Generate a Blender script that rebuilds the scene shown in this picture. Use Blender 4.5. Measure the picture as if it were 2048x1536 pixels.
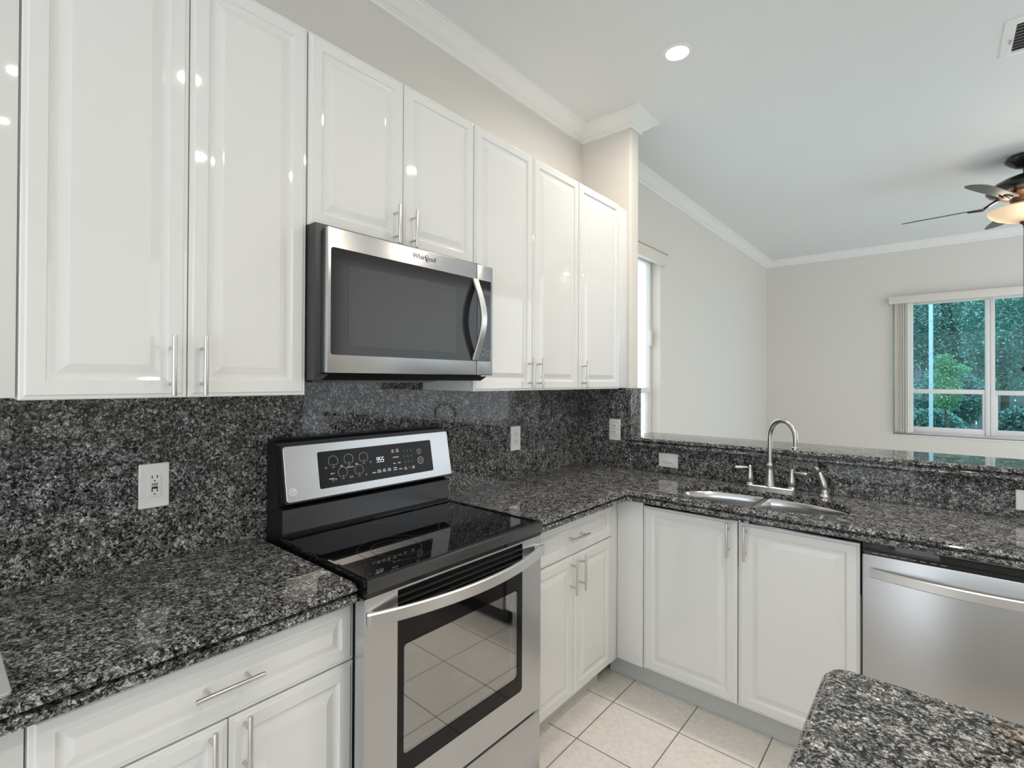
import bpy, bmesh, math, random
from mathutils import Vector, Matrix
from mathutils.geometry import tessellate_polygon
PI = math.pi
S = bpy.context.scene
C = S.collection
for o in list(bpy.data.objects):
    bpy.data.objects.remove(o)

# ------------------------------------------------------------------ camera
F_PX, YAW, PITCH, ROLL, SHIFT = 1001.82, 0.7025, 0.0069, 0.0041, -13.654
def cam_axes():
    cy, sy, cp, sp, cr, sr = (math.cos(YAW), math.sin(YAW), math.cos(PITCH), math.sin(PITCH), math.cos(ROLL), math.sin(ROLL))
    fwd = Vector((-sy*cp, cy*cp, sp)); right = Vector((cy, sy, 0)); up = right.cross(fwd)
    return right*cr + up*sr, -right*sr + up*cr, fwd
r_, u_, f_ = cam_axes()
cd = bpy.data.cameras.new('camera'); cam = bpy.data.objects.new('camera', cd); C.objects.link(cam)
cd.sensor_width = 36; cd.lens = F_PX*36/2048; cd.shift_y = SHIFT/2048; cd.clip_start = .02
M = Matrix((r_, u_, -f_)).transposed().to_4x4(); M.translation = Vector((1.778, 0, 1.4993)); cam.matrix_world = M
S.camera = cam

# ------------------------------------------------------------------ world, exposure
w = bpy.data.worlds.new('world'); S.world = w; w.use_nodes = True
bg = w.node_tree.nodes['Background']; bg.inputs[0].default_value = (.87, .945, 1.0, 1); bg.inputs[1].default_value = 2.1
sl = bpy.data.lights.new('sun', 'SUN'); sl.energy = 2.2; sl.angle = math.radians(6); sl.color = (1, .97, .92)
so = bpy.data.objects.new('sun', sl); C.objects.link(so); so.rotation_euler = (math.radians(27), 0, 0); so.location = (2, -6, 12)
S.view_settings.view_transform = 'Standard'; S.view_settings.look = 'None'
S.view_settings.gamma = 1; S.view_settings.use_curve_mapping = False
S.view_settings.exposure = 0.12
S.cycles.diffuse_bounces = 8; S.cycles.max_bounces = 14; S.cycles.transparent_max_bounces = 12
CAN_W, CAN_COL = 9.0, (1, .88, .72)
FAN_W, FAN_COL = 1.2, (1, .86, .70)

# ------------------------------------------------------------------ materials
def mat(name):
    m = bpy.data.materials.new(name); m.use_nodes = True
    return m, m.node_tree.nodes, m.node_tree.links, m.node_tree.nodes['Principled BSDF']
def plain(name, col, rough=.5, metal=0, spec=.5, coat=0, emit=None, es=0):
    m, N, L, b = mat(name)
    b.inputs['Base Color'].default_value = (*col, 1); b.inputs['Roughness'].default_value = rough
    b.inputs['Metallic'].default_value = metal; b.inputs['Specular IOR Level'].default_value = spec
    b.inputs['Coat Weight'].default_value = coat; b.inputs['Coat Roughness'].default_value = .03
    if emit:
        b.inputs['Emission Color'].default_value = (*emit, 1); b.inputs['Emission Strength'].default_value = es
    return m
def coords(N):
    return N.new('ShaderNodeTexCoord').outputs['Object']
def noise(N, L, vec, scale, detail=2, rough=.5):
    n = N.new('ShaderNodeTexNoise'); n.inputs['Scale'].default_value = scale; n.inputs['Detail'].default_value = detail
    n.inputs['Roughness'].default_value = rough; L.new(vec, n.inputs['Vector']); return n
def ramp(N, L, fac, stops):
    r = N.new('ShaderNodeValToRGB'); e = r.color_ramp.elements
    while len(e) < len(stops): e.new(.5)
    for q, (p, c) in zip(e, stops):
        q.position = p; q.color = (c, c, c, 1) if not isinstance(c, tuple) else (*c, 1)
    L.new(fac, r.inputs['Fac']); return r
def bump(N, L, b, h, s, d=.001):
    n = N.new('ShaderNodeBump'); n.inputs['Strength'].default_value = s; n.inputs['Distance'].default_value = d
    L.new(h, n.inputs['Height']); L.new(n.outputs['Normal'], b.inputs['Normal'])
def mix(N, L, a, b_, fac, mode='MIX'):
    n = N.new('ShaderNodeMix'); n.data_type = 'RGBA'; n.blend_type = mode
    for sock, v in ((n.inputs[0], fac), (n.inputs[6], a), (n.inputs[7], b_)):
        if hasattr(v, 'links'): L.new(v, sock)
        elif isinstance(v, (int, float)): sock.default_value = v
        else: sock.default_value = (*v, 1)
    return n.outputs[2]
def mathn(N, L, op, a, b_):
    n = N.new('ShaderNodeMath'); n.operation = op
    for i, v in enumerate((a, b_)):
        if hasattr(v, 'links'): L.new(v, n.inputs[i])
        else: n.inputs[i].default_value = v
    return n.outputs[0]

def granite(name, k=1.0):
    m, N, L, b = mat(name); v = coords(N)
    n0 = noise(N, L, v, 55, 2); off = N.new('ShaderNodeVectorMath'); off.operation = 'MULTIPLY_ADD'
    L.new(n0.outputs['Color'], off.inputs[0]); off.inputs[1].default_value = (.016, .016, .016); L.new(v, off.inputs[2])
    def vor(scale):
        q = N.new('ShaderNodeTexVoronoi'); q.inputs['Scale'].default_value = scale; L.new(off.outputs[0], q.inputs['Vector'])
        sp = N.new('ShaderNodeSeparateColor'); L.new(q.outputs['Color'], sp.inputs[0]); return q, sp.outputs[0]
    q1, c1 = vor(130); q2, c2 = vor(290)
    big = noise(N, L, v, 22, 3, .6).outputs['Fac']
    qe = N.new('ShaderNodeTexVoronoi'); qe.feature = 'DISTANCE_TO_EDGE'; qe.inputs['Scale'].default_value = 130; L.new(off.outputs[0], qe.inputs['Vector'])
    a2 = mathn(N, L, 'ADD', c2, mathn(N, L, 'MULTIPLY', mathn(N, L, 'SUBTRACT', big, .5), .55))
    a1 = mathn(N, L, 'ADD', c1, mathn(N, L, 'MULTIPLY', mathn(N, L, 'SUBTRACT', big, .5), .95))
    g1 = ramp(N, L, a1, [(0, .002), (.26, .006), (.42, .05), (.60, .15), (.8, .28), (1, .50)]).outputs[0]
    g1 = mix(N, L, g1, ramp(N, L, qe.outputs['Distance'], [(.02, .25), (.16, 1.0)]).outputs[0], 1.0, 'MULTIPLY')
    g2 = ramp(N, L, a2, [(0, .002), (.36, .008), (.52, .08), (.8, .22), (.93, .40), (1, .65)]).outputs[0]
    col = mix(N, L, g1, g2, .40)
    nz = noise(N, L, v, 360, 3, .65).outputs['Fac']
    col = mix(N, L, col, ramp(N, L, nz, [(.32, .18), (.66, 1.75)]).outputs[0], 1.0, 'MULTIPLY')
    L.new(mix(N, L, col, (k, k, k), 1.0, 'MULTIPLY'), b.inputs['Base Color'])
    b.inputs['Roughness'].default_value = .03; b.inputs['Specular IOR Level'].default_value = .30
    return m
GRANITE = granite('granite', 1.16)

def brushed(name, col, rough, along):
    m, N, L, b = mat(name); v = coords(N)
    mp = N.new('ShaderNodeMapping'); L.new(v, mp.inputs[0])
    sc = {'x': (2, 500, 500), 'y': (500, 2, 500), 'z': (500, 500, 2)}[along]; mp.inputs['Scale'].default_value = sc
    n = noise(N, L, mp.outputs[0], 1, 2).outputs['Fac']
    b.inputs['Metallic'].default_value = 1
    L.new(ramp(N, L, n, [(.2, tuple(c*.975 for c in col)), (.8, tuple(min(1, c*1.02) for c in col))]).outputs[0], b.inputs['Base Color'])
    b.inputs['Roughness'].default_value = rough
    bump(N, L, b, n, .03, .0003)
    return m
STEEL_Y = brushed('brushed_steel', (.57, .575, .59), .27, 'y')
STEEL_X = brushed('brushed_steel_dishwasher', (.50, .50, .505), .30, 'x')
STEEL_F = brushed('brushed_steel_panel', (.47, .47, .475), .30, 'y')
STEEL_SINK = brushed('sink_steel', (.62, .62, .62), .2, 'z')
STEEL_H = plain('handle_steel', (.70, .70, .70), .36, 1)
NICKEL = plain('brushed_nickel', (.55, .54, .52), .3, 1)
SATIN = plain('satin_handle', (.66, .65, .62), .32, 1)
WHITE = plain('cabinet_white', (.735, .74, .74), .035, 0, .5)
WHITE_IN = plain('cabinet_body_white', (.74, .74, .725), .35)
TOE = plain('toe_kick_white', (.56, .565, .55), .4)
BLACK_GLASS = plain('black_glass', (.006, .006, .007), .03, 0, .6)
DOOR_GLASS = plain('oven_door_glass', (.005, .005, .006), .04, 0, .28)
BLACK = plain('black_plastic', (.010, .010, .011), .35)
DARK_STEEL = plain('black_stainless', (.10, .10, .105), .28, .8)
MW_SIDE = plain('microwave_side', (.055, .055, .058), .45, .3)
MW_GLASS = plain('microwave_window', (.022, .022, .023), .10, 0, .4)
MW_MESH = plain('microwave_mesh', (.062, .062, .063), .25, 0, .35)
PRINT = plain('white_print', (.55, .55, .55), .4)
PRINT_GREY = plain('grey_print', (.30, .30, .30), .3)
LED = plain('clock_digits', (.8, .85, .85), .4, emit=(.85, .95, 1), es=.9)
LOGO = plain('logo_dark', (.06, .06, .065), .4)
BADGE = plain('badge_silver', (.72, .72, .72), .3, .4)
PLATE = plain('outlet_plate_white', (.80, .80, .79), .3)
SLOT = plain('slot_dark', (.02, .02, .02), .6)
GREYBTN = plain('test_button_grey', (.30, .30, .30), .5)
TRIM = plain('trim_white', (.80, .80, .79), .45)
FRAME = plain('window_frame_white', (.74, .73, .72), .4)
VALANCE = plain('valance_ivory', (.70, .655, .60), .55)
CAVITY = plain('oven_enamel', (.80, .80, .81), .35)
CHROME = plain('rack_chrome', (.75, .75, .75), .2, 1)
FAN_BLACK = plain('fan_black', (.012, .011, .011), .22)
BLADE = plain('fan_blade_dark', (.115, .108, .112), .5)
COPPER = plain('fan_bronze', (.10, .05, .03), .5, .7)
BOARD = plain('board_grey', (.48, .48, .47), .3)
DRAIN = plain('drain_steel', (.4, .4, .4), .3, 1)

def paint(name, col, sc=260, st=.12):
    m, N, L, b = mat(name); v = coords(N); b.inputs['Base Color'].default_value = (*col, 1); b.inputs['Roughness'].default_value = .6
    bump(N, L, b, noise(N, L, v, sc, 3).outputs['Fac'], st, .002); return m
WALL = paint('wall_paint', (.685, .655, .615))
CEIL = paint('ceiling_paint', (.735, .76, .77), 120, .18)
STUCCO = paint('outside_stucco', (.75, .74, .72))

def tile():
    m, N, L, b = mat('floor_tile'); v = coords(N)
    mp = N.new('ShaderNodeMapping'); L.new(v, mp.inputs[0]); mp.inputs['Location'].default_value = (0.0, -.228+.0, 0)
    br = N.new('ShaderNodeTexBrick'); br.offset = 0; br.squash = 1; L.new(mp.outputs[0], br.inputs['Vector'])
    for k, x in (('Scale', 1), ('Mortar Size', .0028), ('Mortar Smooth', .2), ('Brick Width', .3125), ('Row Height', .3125), ('Bias', 0)): br.inputs[k].default_value = x
    n1 = noise(N, L, v, 5, 4, .65).outputs['Fac']; n2 = noise(N, L, v, 45, 4, .6).outputs['Fac']
    t = ramp(N, L, n1, [(.3, (.73, .715, .69)), (.5, (.78, .745, .705)), (.72, (.81, .795, .77))]).outputs[0]
    t = mix(N, L, t, ramp(N, L, n2, [(.3, .90), (.7, 1.06)]).outputs[0], 1.0, 'MULTIPLY')
    L.new(t, br.inputs['Color1']); L.new(t, br.inputs['Color2']); br.inputs['Mortar'].default_value = (.20, .19, .175, 1)
    L.new(br.outputs['Color'], b.inputs['Base Color']); b.inputs['Roughness'].default_value = .28
    inv = mathn(N, L, 'SUBTRACT', 1.0, br.outputs['Fac']); bump(N, L, b, inv, .2, .0008)
    return m
TILE = tile()

def pane(name, tint, refl=.07):
    m = bpy.data.materials.new(name); m.use_nodes = True; N, L = m.node_tree.nodes, m.node_tree.links; N.clear()
    o = N.new('ShaderNodeOutputMaterial'); t = N.new('ShaderNodeBsdfTransparent'); t.inputs[0].default_value = (*tint, 1)
    g = N.new('ShaderNodeBsdfGlossy'); g.inputs['Roughness'].default_value = .02
    lw = N.new('ShaderNodeLayerWeight'); lw.inputs['Blend'].default_value = .5
    mx = N.new('ShaderNodeMixShader'); L.new(mathn(N, L, 'ADD', mathn(N, L, 'POWER', lw.outputs['Facing'], 5.0), refl), mx.inputs[0])
    L.new(t.outputs[0], mx.inputs[1]); L.new(g.outputs[0], mx.inputs[2]); L.new(mx.outputs[0], o.inputs[0]); return m
GLASS_TINT = pane('tinted_glass', (.58, .79, .86), .015)
GLASS_CLEAR = pane('clear_glass', (.93, .97, .97), .05)
GLASS_OVEN = pane('oven_glass', (.88, .88, .88), .36)

def translucent(name, col, amt=.5):
    m = bpy.data.materials.new(name); m.use_nodes = True; N, L = m.node_tree.nodes, m.node_tree.links; N.clear()
    o = N.new('ShaderNodeOutputMaterial'); d = N.new('ShaderNodeBsdfDiffuse'); t = N.new('ShaderNodeBsdfTranslucent')
    d.inputs[0].default_value = t.inputs[0].default_value = (*col, 1)
    mx = N.new('ShaderNodeMixShader'); mx.inputs[0].default_value = amt
    L.new(d.outputs[0], mx.inputs[1]); L.new(t.outputs[0], mx.inputs[2]); L.new(mx.outputs[0], o.inputs[0]); return m
SLAT = translucent('blind_slat', (.90, .88, .84), .5)

def leafmat(name, a, b_, c):
    m, N, L, b = mat(name); v = coords(N)
    n = noise(N, L, v, 1.4, 4, .65).outputs['Fac']; L.new(ramp(N, L, n, [(.3, a), (.5, b_), (.72, c)]).outputs[0], b.inputs['Base Color'])
    b.inputs['Roughness'].default_value = .55; return m
LEAF_A = leafmat('leaf_deep', (.07, .16, .145), (.15, .29, .25), (.30, .50, .42))
LEAF_B = leafmat('leaf_mid', (.11, .22, .19), (.26, .45, .37), (.48, .68, .55))
LEAF_C = leafmat('leaf_bright', (.15, .36, .19), (.29, .55, .30), (.48, .72, .44))
BARK = plain('bark', (.12, .09, .07), .9)
GRASS = leafmat('lawn_grass', (.06, .14, .05), (.10, .20, .07), (.14, .25, .09))
FENCE = plain('fence_wood', (.30, .30, .31), .8)
POST_W = plain('post_white', (.80, .86, .90), .4)

# ------------------------------------------------------------------ object helpers
ORIG = {}
def tag(o, label=None, cat=None, group=None, kind=None):
    if label: o['label'] = label
    if cat: o['category'] = cat
    if group: o['group'] = group
    if kind: o['kind'] = kind
    return o
def thing(name, label, cat, loc, group=None, rotz=0):
    o = bpy.data.objects.new(name, None); C.objects.link(o); o.location = loc; o.rotation_euler = (0, 0, rotz)
    o.empty_display_size = .05
    ORIG[o.name] = Vector(loc); return tag(o, label, cat, group)
def finish(name, bm, m, smooth, origin):
    bmesh.ops.recalc_face_normals(bm, faces=bm.faces[:])
    me = bpy.data.meshes.new(name); bmesh.ops.translate(bm, verts=bm.verts[:], vec=-origin); bm.to_mesh(me); bm.free()
    me.materials.append(m)
    if smooth is not None:
        for p in me.polygons: p.use_smooth = True
        me.set_sharp_from_angle(angle=math.radians(smooth))
    o = bpy.data.objects.new(name, me); C.objects.link(o); return o
def part(name, bm, m, parent, smooth=35, label=None):
    org = ORIG[parent.name]; o = finish(name, bm, m, smooth, org); o.parent = parent; ORIG[o.name] = org
    if label: o['label'] = label
    return o
def solo(name, bm, m, label=None, cat=None, group=None, kind=None, smooth=35):
    xs = [v.co for v in bm.verts]; lo = Vector([min(c[i] for c in xs) for i in range(3)]); hi = Vector([max(c[i] for c in xs) for i in range(3)])
    org = Vector(((lo.x+hi.x)/2, (lo.y+hi.y)/2, lo.z)); o = finish(name, bm, m, smooth, org); o.location = org; ORIG[o.name] = org
    return tag(o, label, cat, group, kind)
def struct(name, bm, m, smooth=35):
    o = finish(name, bm, m, smooth, Vector((0, 0, 0))); ORIG[o.name] = Vector((0, 0, 0)); o['kind'] = 'structure'; return o
def B(): return bmesh.new()
def box(bm, x0, x1, y0, y1, z0, z1, bev=0, seg=2):
    vs = [bm.verts.new((x, y, z)) for x in (x0, x1) for y in (y0, y1) for z in (z0, z1)]
    q = [(0, 1, 3, 2), (4, 6, 7, 5), (0, 4, 5, 1), (2, 3, 7, 6), (0, 2, 6, 4), (1, 5, 7, 3)]
    fs = [bm.faces.new([vs[i] for i in f]) for f in q]
    if bev:
        es = list({e for f in fs for e in f.edges})
        bmesh.ops.bevel(bm, geom=es, offset=bev, segments=seg, affect='EDGES', profile=.5)
    return bm
def loft(bm, rings, closed=True, cap0=True, cap1=True):
    V = [[bm.verts.new(p) for p in r] for r in rings]; n = len(V[0])
    for a, b_ in zip(V, V[1:]):
        for i in range(n if closed else n-1):
            j = (i+1) % n
            try: bm.faces.new((a[i], a[j], b_[j], b_[i]))
            except ValueError: pass
    if cap0: bm.faces.new(V[0][::-1])
    if cap1: bm.faces.new(V[-1])
    return bm
def lathe(bm, prof, c, seg=32, axis='z', cap0=True, cap1=True):
    rings = []
    for r, h in prof:
        r = max(r, 1e-4); ring = []
        for i in range(seg):
            a = 2*PI*i/seg; p, q = r*math.cos(a), r*math.sin(a)
            d = {'z': (p, q, h), 'x': (h, p, q), 'y': (p, h, q)}[axis]; ring.append((c[0]+d[0], c[1]+d[1], c[2]+d[2]))
        rings.append(ring)
    return loft(bm, rings, True, cap0, cap1)
def tube(bm, pts, rad, seg=12, caps=True):
    pts = [Vector(p) for p in pts]; n = len(pts); R = rad if isinstance(rad, (list, tuple)) else [rad]*n
    t0 = (pts[1]-pts[0]).normalized(); ref = Vector((0, 0, 1)) if abs(t0.z) < .9 else Vector((1, 0, 0)); u = t0.cross(ref).normalized(); rings = []
    for i, p in enumerate(pts):
        t = (pts[min(i+1, n-1)]-pts[max(i-1, 0)]).normalized(); u = (u-t*u.dot(t)).normalized(); v = t.cross(u)
        rings.append([tuple(p+(u*math.cos(2*PI*k/seg)+v*math.sin(2*PI*k/seg))*R[i]) for k in range(seg)])
    return loft(bm, rings, True, caps, caps)
def ribbon(bm, pts, wdir, w, tdirs, t):          # flat bar: centre line pts, width along wdir, thickness along tdirs
    W = Vector(wdir); rings = []
    for p, td in zip(pts, tdirs):
        p = Vector(p); T = Vector(td)
        rings.append([tuple(p+W*a*w/2+T*b_*t/2) for a, b_ in ((-1, -.4), (-.86, -1), (.86, -1), (1, -.4), (1, .5), (.8, 1), (-.8, 1), (-1, .5))])
    return loft(bm, rings)
def rect_rings(bm, O, U, V, N, w, h, rings):
    O, U, V, N = map(Vector, (O, U, V, N)); out = []
    for ins, d in rings:
        out.append([tuple(O+U*a+V*b_+N*d) for a, b_ in ((ins, ins), (w-ins, ins), (w-ins, h-ins), (ins, h-ins))])
    return loft(bm, out)
def rrect(O, U, V, w, h, r, seg=6, rs=None):       # rounded rectangle outline, CCW; rs = per-corner radii bl, br, tr, tl
    O, U, V = map(Vector, (O, U, V)); rs = rs or [r]*4; pts = []
    for k, (cx, cy, a0) in enumerate(((0, 0, PI), (w, 0, 1.5*PI), (w, h, 0), (0, h, .5*PI))):
        rr = rs[k]; sx = 1 if cx == 0 else -1; sy = 1 if cy == 0 else -1
        for i in range(seg+1):
            a = a0+(PI/2)*i/seg; pts.append(O+U*(cx+sx*rr+rr*math.cos(a))+V*(cy+sy*rr+rr*math.sin(a)))
    return pts
def rslab(bm, O, U, V, N, w, h, r, d, rs=None, ch=0):      # rounded slab from O's plane outwards by d along N
    N = Vector(N); a = rrect(O, U, V, w, h, r, rs=rs)
    rings = [[tuple(p) for p in a], [tuple(p+N*(d-ch)) for p in a]]
    if ch:
        U_, V_ = Vector(U), Vector(V); b_ = rrect(Vector(O)+U_*ch+V_*ch, U, V, w-2*ch, h-2*ch, max(r-ch, 1e-3), rs=[max(q-ch, 1e-3) for q in rs] if rs else None)
        rings.append([tuple(p+N*d) for p in b_])
    return loft(bm, rings)
def ring_flat(bm, c, U, V, r0, r1, seg=48, a0=0, a1=2*PI, N=None, d=.0004):
    c, U, V = Vector(c), Vector(U), Vector(V); N = Vector(N) if N else U.cross(V); full = abs(a1-a0-2*PI) < 1e-6; n = seg if full else seg+1; secs = []
    for i in range(n):
        a = a0+(a1-a0)*i/seg; e = U*math.cos(a)+V*math.sin(a); secs.append([tuple(c+e*r0), tuple(c+e*r1), tuple(c+e*r1+N*d), tuple(c+e*r0+N*d)])
    V_ = [[bm.verts.new(p) for p in s] for s in secs]
    for i in range(n if full else n-1):
        a, b_ = V_[i], V_[(i+1) % n]
        for k in range(4): bm.faces.new((a[k], a[(k+1) % 4], b_[(k+1) % 4], b_[k]))
    return bm
def text(bm, s, size, O, U, V, N=None, d=.0006, align='CENTER', sx=1.0):
    cu = bpy.data.curves.new('t', 'FONT'); cu.body = s; cu.size = size; cu.align_x = align; cu.align_y = 'CENTER'; cu.extrude = d/2; cu.resolution_u = 3
    ob = bpy.data.objects.new('t', cu); C.objects.link(ob); bpy.context.view_layer.update()
    me = bpy.data.meshes.new_from_object(ob.evaluated_get(bpy.context.evaluated_depsgraph_get())); bpy.data.objects.remove(ob); bpy.data.curves.remove(cu)
    O, U, V = Vector(O), Vector(U), Vector(V); N = Vector(N) if N else U.cross(V)
    vs = [bm.verts.new(O+U*v.co.x*sx+V*v.co.y+N*(v.co.z+d/2)) for v in me.vertices]
    for p in me.polygons:
        try: bm.faces.new([vs[i] for i in p.vertices])
        except ValueError: pass
    bpy.data.meshes.remove(me); return bm
def offset_path(path, nrm, closed=False):
    """mitred offset directions for a polyline in XY; nrm[i] is the outward normal of segment i"""
    D = []
    for i in range(len(path)):
        a = Vector(nrm[max(i-1, 0)]); b_ = Vector(nrm[min(i, len(nrm)-1)])
        m = a+b_; D.append(m/(m.dot(a)) if m.length > 1e-6 else a)
    return D
def sweep(bm, path, D, prof, cap=True):
    rings = [[(p[0]+d.x*o, p[1]+d.y*o, z) for o, z in prof] for p, d in zip(path, D)]
    V = [[bm.verts.new(q) for q in r] for r in rings]; n = len(prof)
    for a, b_ in zip(V, V[1:]):
        for i in range(n-1): bm.faces.new((a[i], a[i+1], b_[i+1], b_[i]))
    if cap:
        bm.faces.new(V[0]); bm.faces.new(V[-1][::-1])
    return V
X, Y, Z = (1, 0, 0), (0, 1, 0), (0, 0, 1); NX, NY, NZ = (-1, 0, 0), (0, -1, 0), (0, 0, -1)

# ------------------------------------------------------------------ the room
CZ = 3.135; X1 = 4.3; Y0 = -2.6; Y1 = 7.5; T = .15
struct('floor', box(B(), -T, X1+T, Y0-T, Y1+T, -.1, 0), TILE)
struct('ceiling', box(B(), -T, X1+T, Y0-T, Y1+T, CZ, CZ+.1), CEIL)
WY0, WY1, WZ0, WZ1 = 2.98, 4.037, .98, 2.53         # window on the left wall of the far room
bm = B(); TL = .118; box(bm, -TL, 0, Y0, WY0, 0, CZ); box(bm, -TL, 0, WY1, Y1+T, 0, CZ); box(bm, -TL, 0, WY0, WY1, 0, WZ0); box(bm, -TL, 0, WY0, WY1, WZ1, CZ)
struct('wall_left', bm, WALL)
FX0, FX1, FZ0, FZ1 = 1.385, 3.07, .885, 2.45        # window in the far wall
bm = B(); box(bm, 0, FX0, Y1, Y1+T, 0, CZ); box(bm, FX1, X1+T, Y1, Y1+T, 0, CZ); box(bm, FX0, FX1, Y1, Y1+T, 0, FZ0); box(bm, FX0, FX1, Y1, Y1+T, FZ1, CZ)
struct('wall_far', bm, WALL)
bm = B(); box(bm, X1, X1+T, Y0, 3.1, 0, CZ); box(bm, X1, X1+T, 3.1, 7.2, 2.9, CZ); box(bm, X1, X1+T, 7.2, Y1, 0, CZ)
struct('wall_right', bm, WALL)
bm = B(); box(bm, -T, .15, Y0-T, Y0, 0, CZ); box(bm, .15, 4.2, Y0-T, Y0, 2.85, CZ); box(bm, 4.2, X1+T, Y0-T, Y0, 0, CZ)
struct('wall_back', bm, WALL)
# stub wall (pillar) with a bullnose end, and the low wall that carries the bar
PY0, PY1, PX = 2.809, 2.919, .350
r = .016; pl = [(0.0, PY0)]
for a in range(7): pl.append((PX-r+r*math.sin(a*PI/12), PY0+r-r*math.cos(a*PI/12)))
for a in range(7): pl.append((PX-r+r*math.cos(a*PI/12), PY1-r+r*math.sin(a*PI/12)))
pl.append((0.0, PY1))
struct('wall_pillar', loft(B(), [[(x, y, 0) for x, y in pl], [(x, y, CZ) for x, y in pl]]), WALL)
struct('wall_bar', box(B(), PX, 3.2, PY0, PY1, 0, 1.115), WALL)
# crown moulding
cp = [(0, Y0), (0, PY0), (PX, PY0), (PX, PY1), (0, PY1), (0, Y1), (X1, Y1)]
cn = [X, NY, X, Y, X, NY]
prof = [(0, 3.054), (.011, 3.054), (.013, 3.062), (.013, 3.069), (.020, 3.072), (.021, 3.077), (.027, 3.079), (.034, 3.083), (.044, 3.092), (.058, 3.105), (.074, 3.114), (.086, 3.118), (.088, 3.123), (.097, 3.125), (.097, CZ)]
bm = B(); sweep(bm, cp, offset_path(cp, cn), prof); struct('trim_1', bm, TRIM, 25)

# ------------------------------------------------------------------ windows
def pane_box(bm, *a): return box(bm, *a)
win = thing('window_1', None, None, (-.1, WY0, WZ0)); win['kind'] = 'structure'
fx0, fx1 = -.120, -.080
bm = B(); fw = .035
box(bm, fx0, fx1, WY0, WY0+fw, WZ0, WZ1, .003); box(bm, fx0, fx1, WY1-fw, WY1, WZ0, WZ1, .003); box(bm, fx0, fx1, WY0+fw, WY1-fw, WZ1-fw, WZ1, .003); box(bm, fx0, fx1, WY0+fw, WY1-fw, WZ0, WZ0+.05, .003)
part('window_frame', bm, FRAME, win)
bm = B(); box(bm, fx0+.005, fx1+.008, WY0+fw, WY1-fw, 1.40, 1.445, .003); box(bm, fx0+.01, fx1-.005, WY1-fw-.04, WY1-fw, WZ0+.05, 1.40, .003); box(bm, fx0+.01, fx1-.005, WY0+fw, WY0+fw+.04, WZ0+.05, 1.40, .003)
part('sash', bm, FRAME, win)
part('pane', box(B(), -.110, -.106, WY0+fw, WY1-fw, WZ0+.05, WZ1-fw), GLASS_CLEAR, win, None)
part('window_latch', box(B(), fx1, fx1+.018, WY1-.055, WY1-.02, 1.80, 1.93, .004), FRAME, win)
part('window_sill', box(B(), -.080, .0, WY0, WY1, WZ0, WZ0+.012, .003), TRIM, win)

win = thing('window_2', None, None, (FX0, Y1+.1, FZ0)); win['kind'] = 'structure'
ya, yb = 7.555, 7.615; mx0, mx1 = 2.19, 2.268
bm = B(); box(bm, FX0, FX0+.04, ya, yb, FZ0, FZ1, .003); box(bm, FX1-.04, FX1, ya, yb, FZ0, FZ1, .003); box(bm, FX0+.04, FX1-.04, ya, yb, FZ1-.04, FZ1, .003); box(bm, FX0+.04, FX1-.04, ya, yb, FZ0, FZ0+.03, .003)
part('window_frame', bm, FRAME, win)
bm = B(); box(bm, mx0, (mx0+mx1)/2-.001, ya-.012, yb, FZ0+.03, FZ1-.04, .003); box(bm, (mx0+mx1)/2+.001, mx1, ya-.012, yb, FZ0+.03, FZ1-.04, .003)
part('mullion', bm, FRAME, win)
for a, b_, rz in ((FX0+.04, mx0, 1.37), (mx1, FX1-.04, 1.362)):
    bm = B(); box(bm, a, b_, ya-.005, yb-.01, rz, rz+.05, .003); box(bm, a, b_, ya-.002, yb-.012, FZ0+.03, FZ0+.095, .003)
    box(bm, a, a+.022, ya-.003, yb-.012, FZ0+.095, rz, .003); box(bm, b_-.022, b_, ya-.003, yb-.012, FZ0+.095, rz, .003)
    part('sash', bm, FRAME, win)
    part('pane', box(B(), a, b_, yb-.025, yb-.021, FZ0+.03, FZ1-.04), GLASS_TINT, win, None)
part('window_sill', box(B(), FX0, FX1, 7.485, ya, FZ0-.012, FZ0, .003), TRIM, win)

# valances and blinds
bl = thing('valance', 'ivory blind valance over the narrow window beside the pillar', 'valance', (.02, 3.6, 2.47))
bm = B(); box(bm, 0.001, .045, 2.93, 4.085, 2.475, 2.565, .003); part('valance_board', bm, VALANCE, bl)
bm = B(); box(bm, .002, .048, 2.925, 4.088, 2.565, 2.571, .001); part('top_shading', bm, plain('valance_shading', (.42, .33, .24), .6), bl)  # brown shading along the valance's top line, put in as a coloured strip
bl = thing('vertical_blind', 'ivory vertical blind drawn to the left side of the far window', 'blind', (1.5, 7.45, .9))
bm = B(); box(bm, 1.352, 3.12, 7.41, 7.424, 2.421, 2.508, .002); box(bm, 1.352, 1.366, 7.424, 7.499, 2.421, 2.508, .002); box(bm, 3.106, 3.12, 7.424, 7.499, 2.421, 2.508, .002)
part('valance_board', bm, VALANCE, bl)
part('head_rail', box(B(), 1.39, 3.08, 7.447, 7.487, 2.425, 2.449, .002), FRAME, bl)
rnd = random.Random(4)
for k in range(10):
    cx_ = 1.437+.0125*k+rnd.uniform(-.002, .002); a = math.radians(58+rnd.uniform(-7, 7)); pts = []
    for s in (-1, -.5, 0, .5, 1):
        c_ = .006*(1-s*s); pts.append((cx_+math.cos(a)*.042*s-math.sin(a)*c_, 7.467+math.sin(a)*.042*s*.72+math.cos(a)*c_))
    out = pts+[(x+.0009, y) for x, y in reversed(pts)]
    part('slat', loft(B(), [[(x, y, .91+rnd.uniform(0, .008)) for x, y in out], [(x, y, 2.424) for x, y in out]]), SLAT, bl)
bm = B(); tube(bm, [(1.415, 7.45, 2.42), (1.414, 7.45, 1.3), (1.416, 7.45, 1.02)], .0025, 6); part('pull_cord', bm, FRAME, bl)

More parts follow.
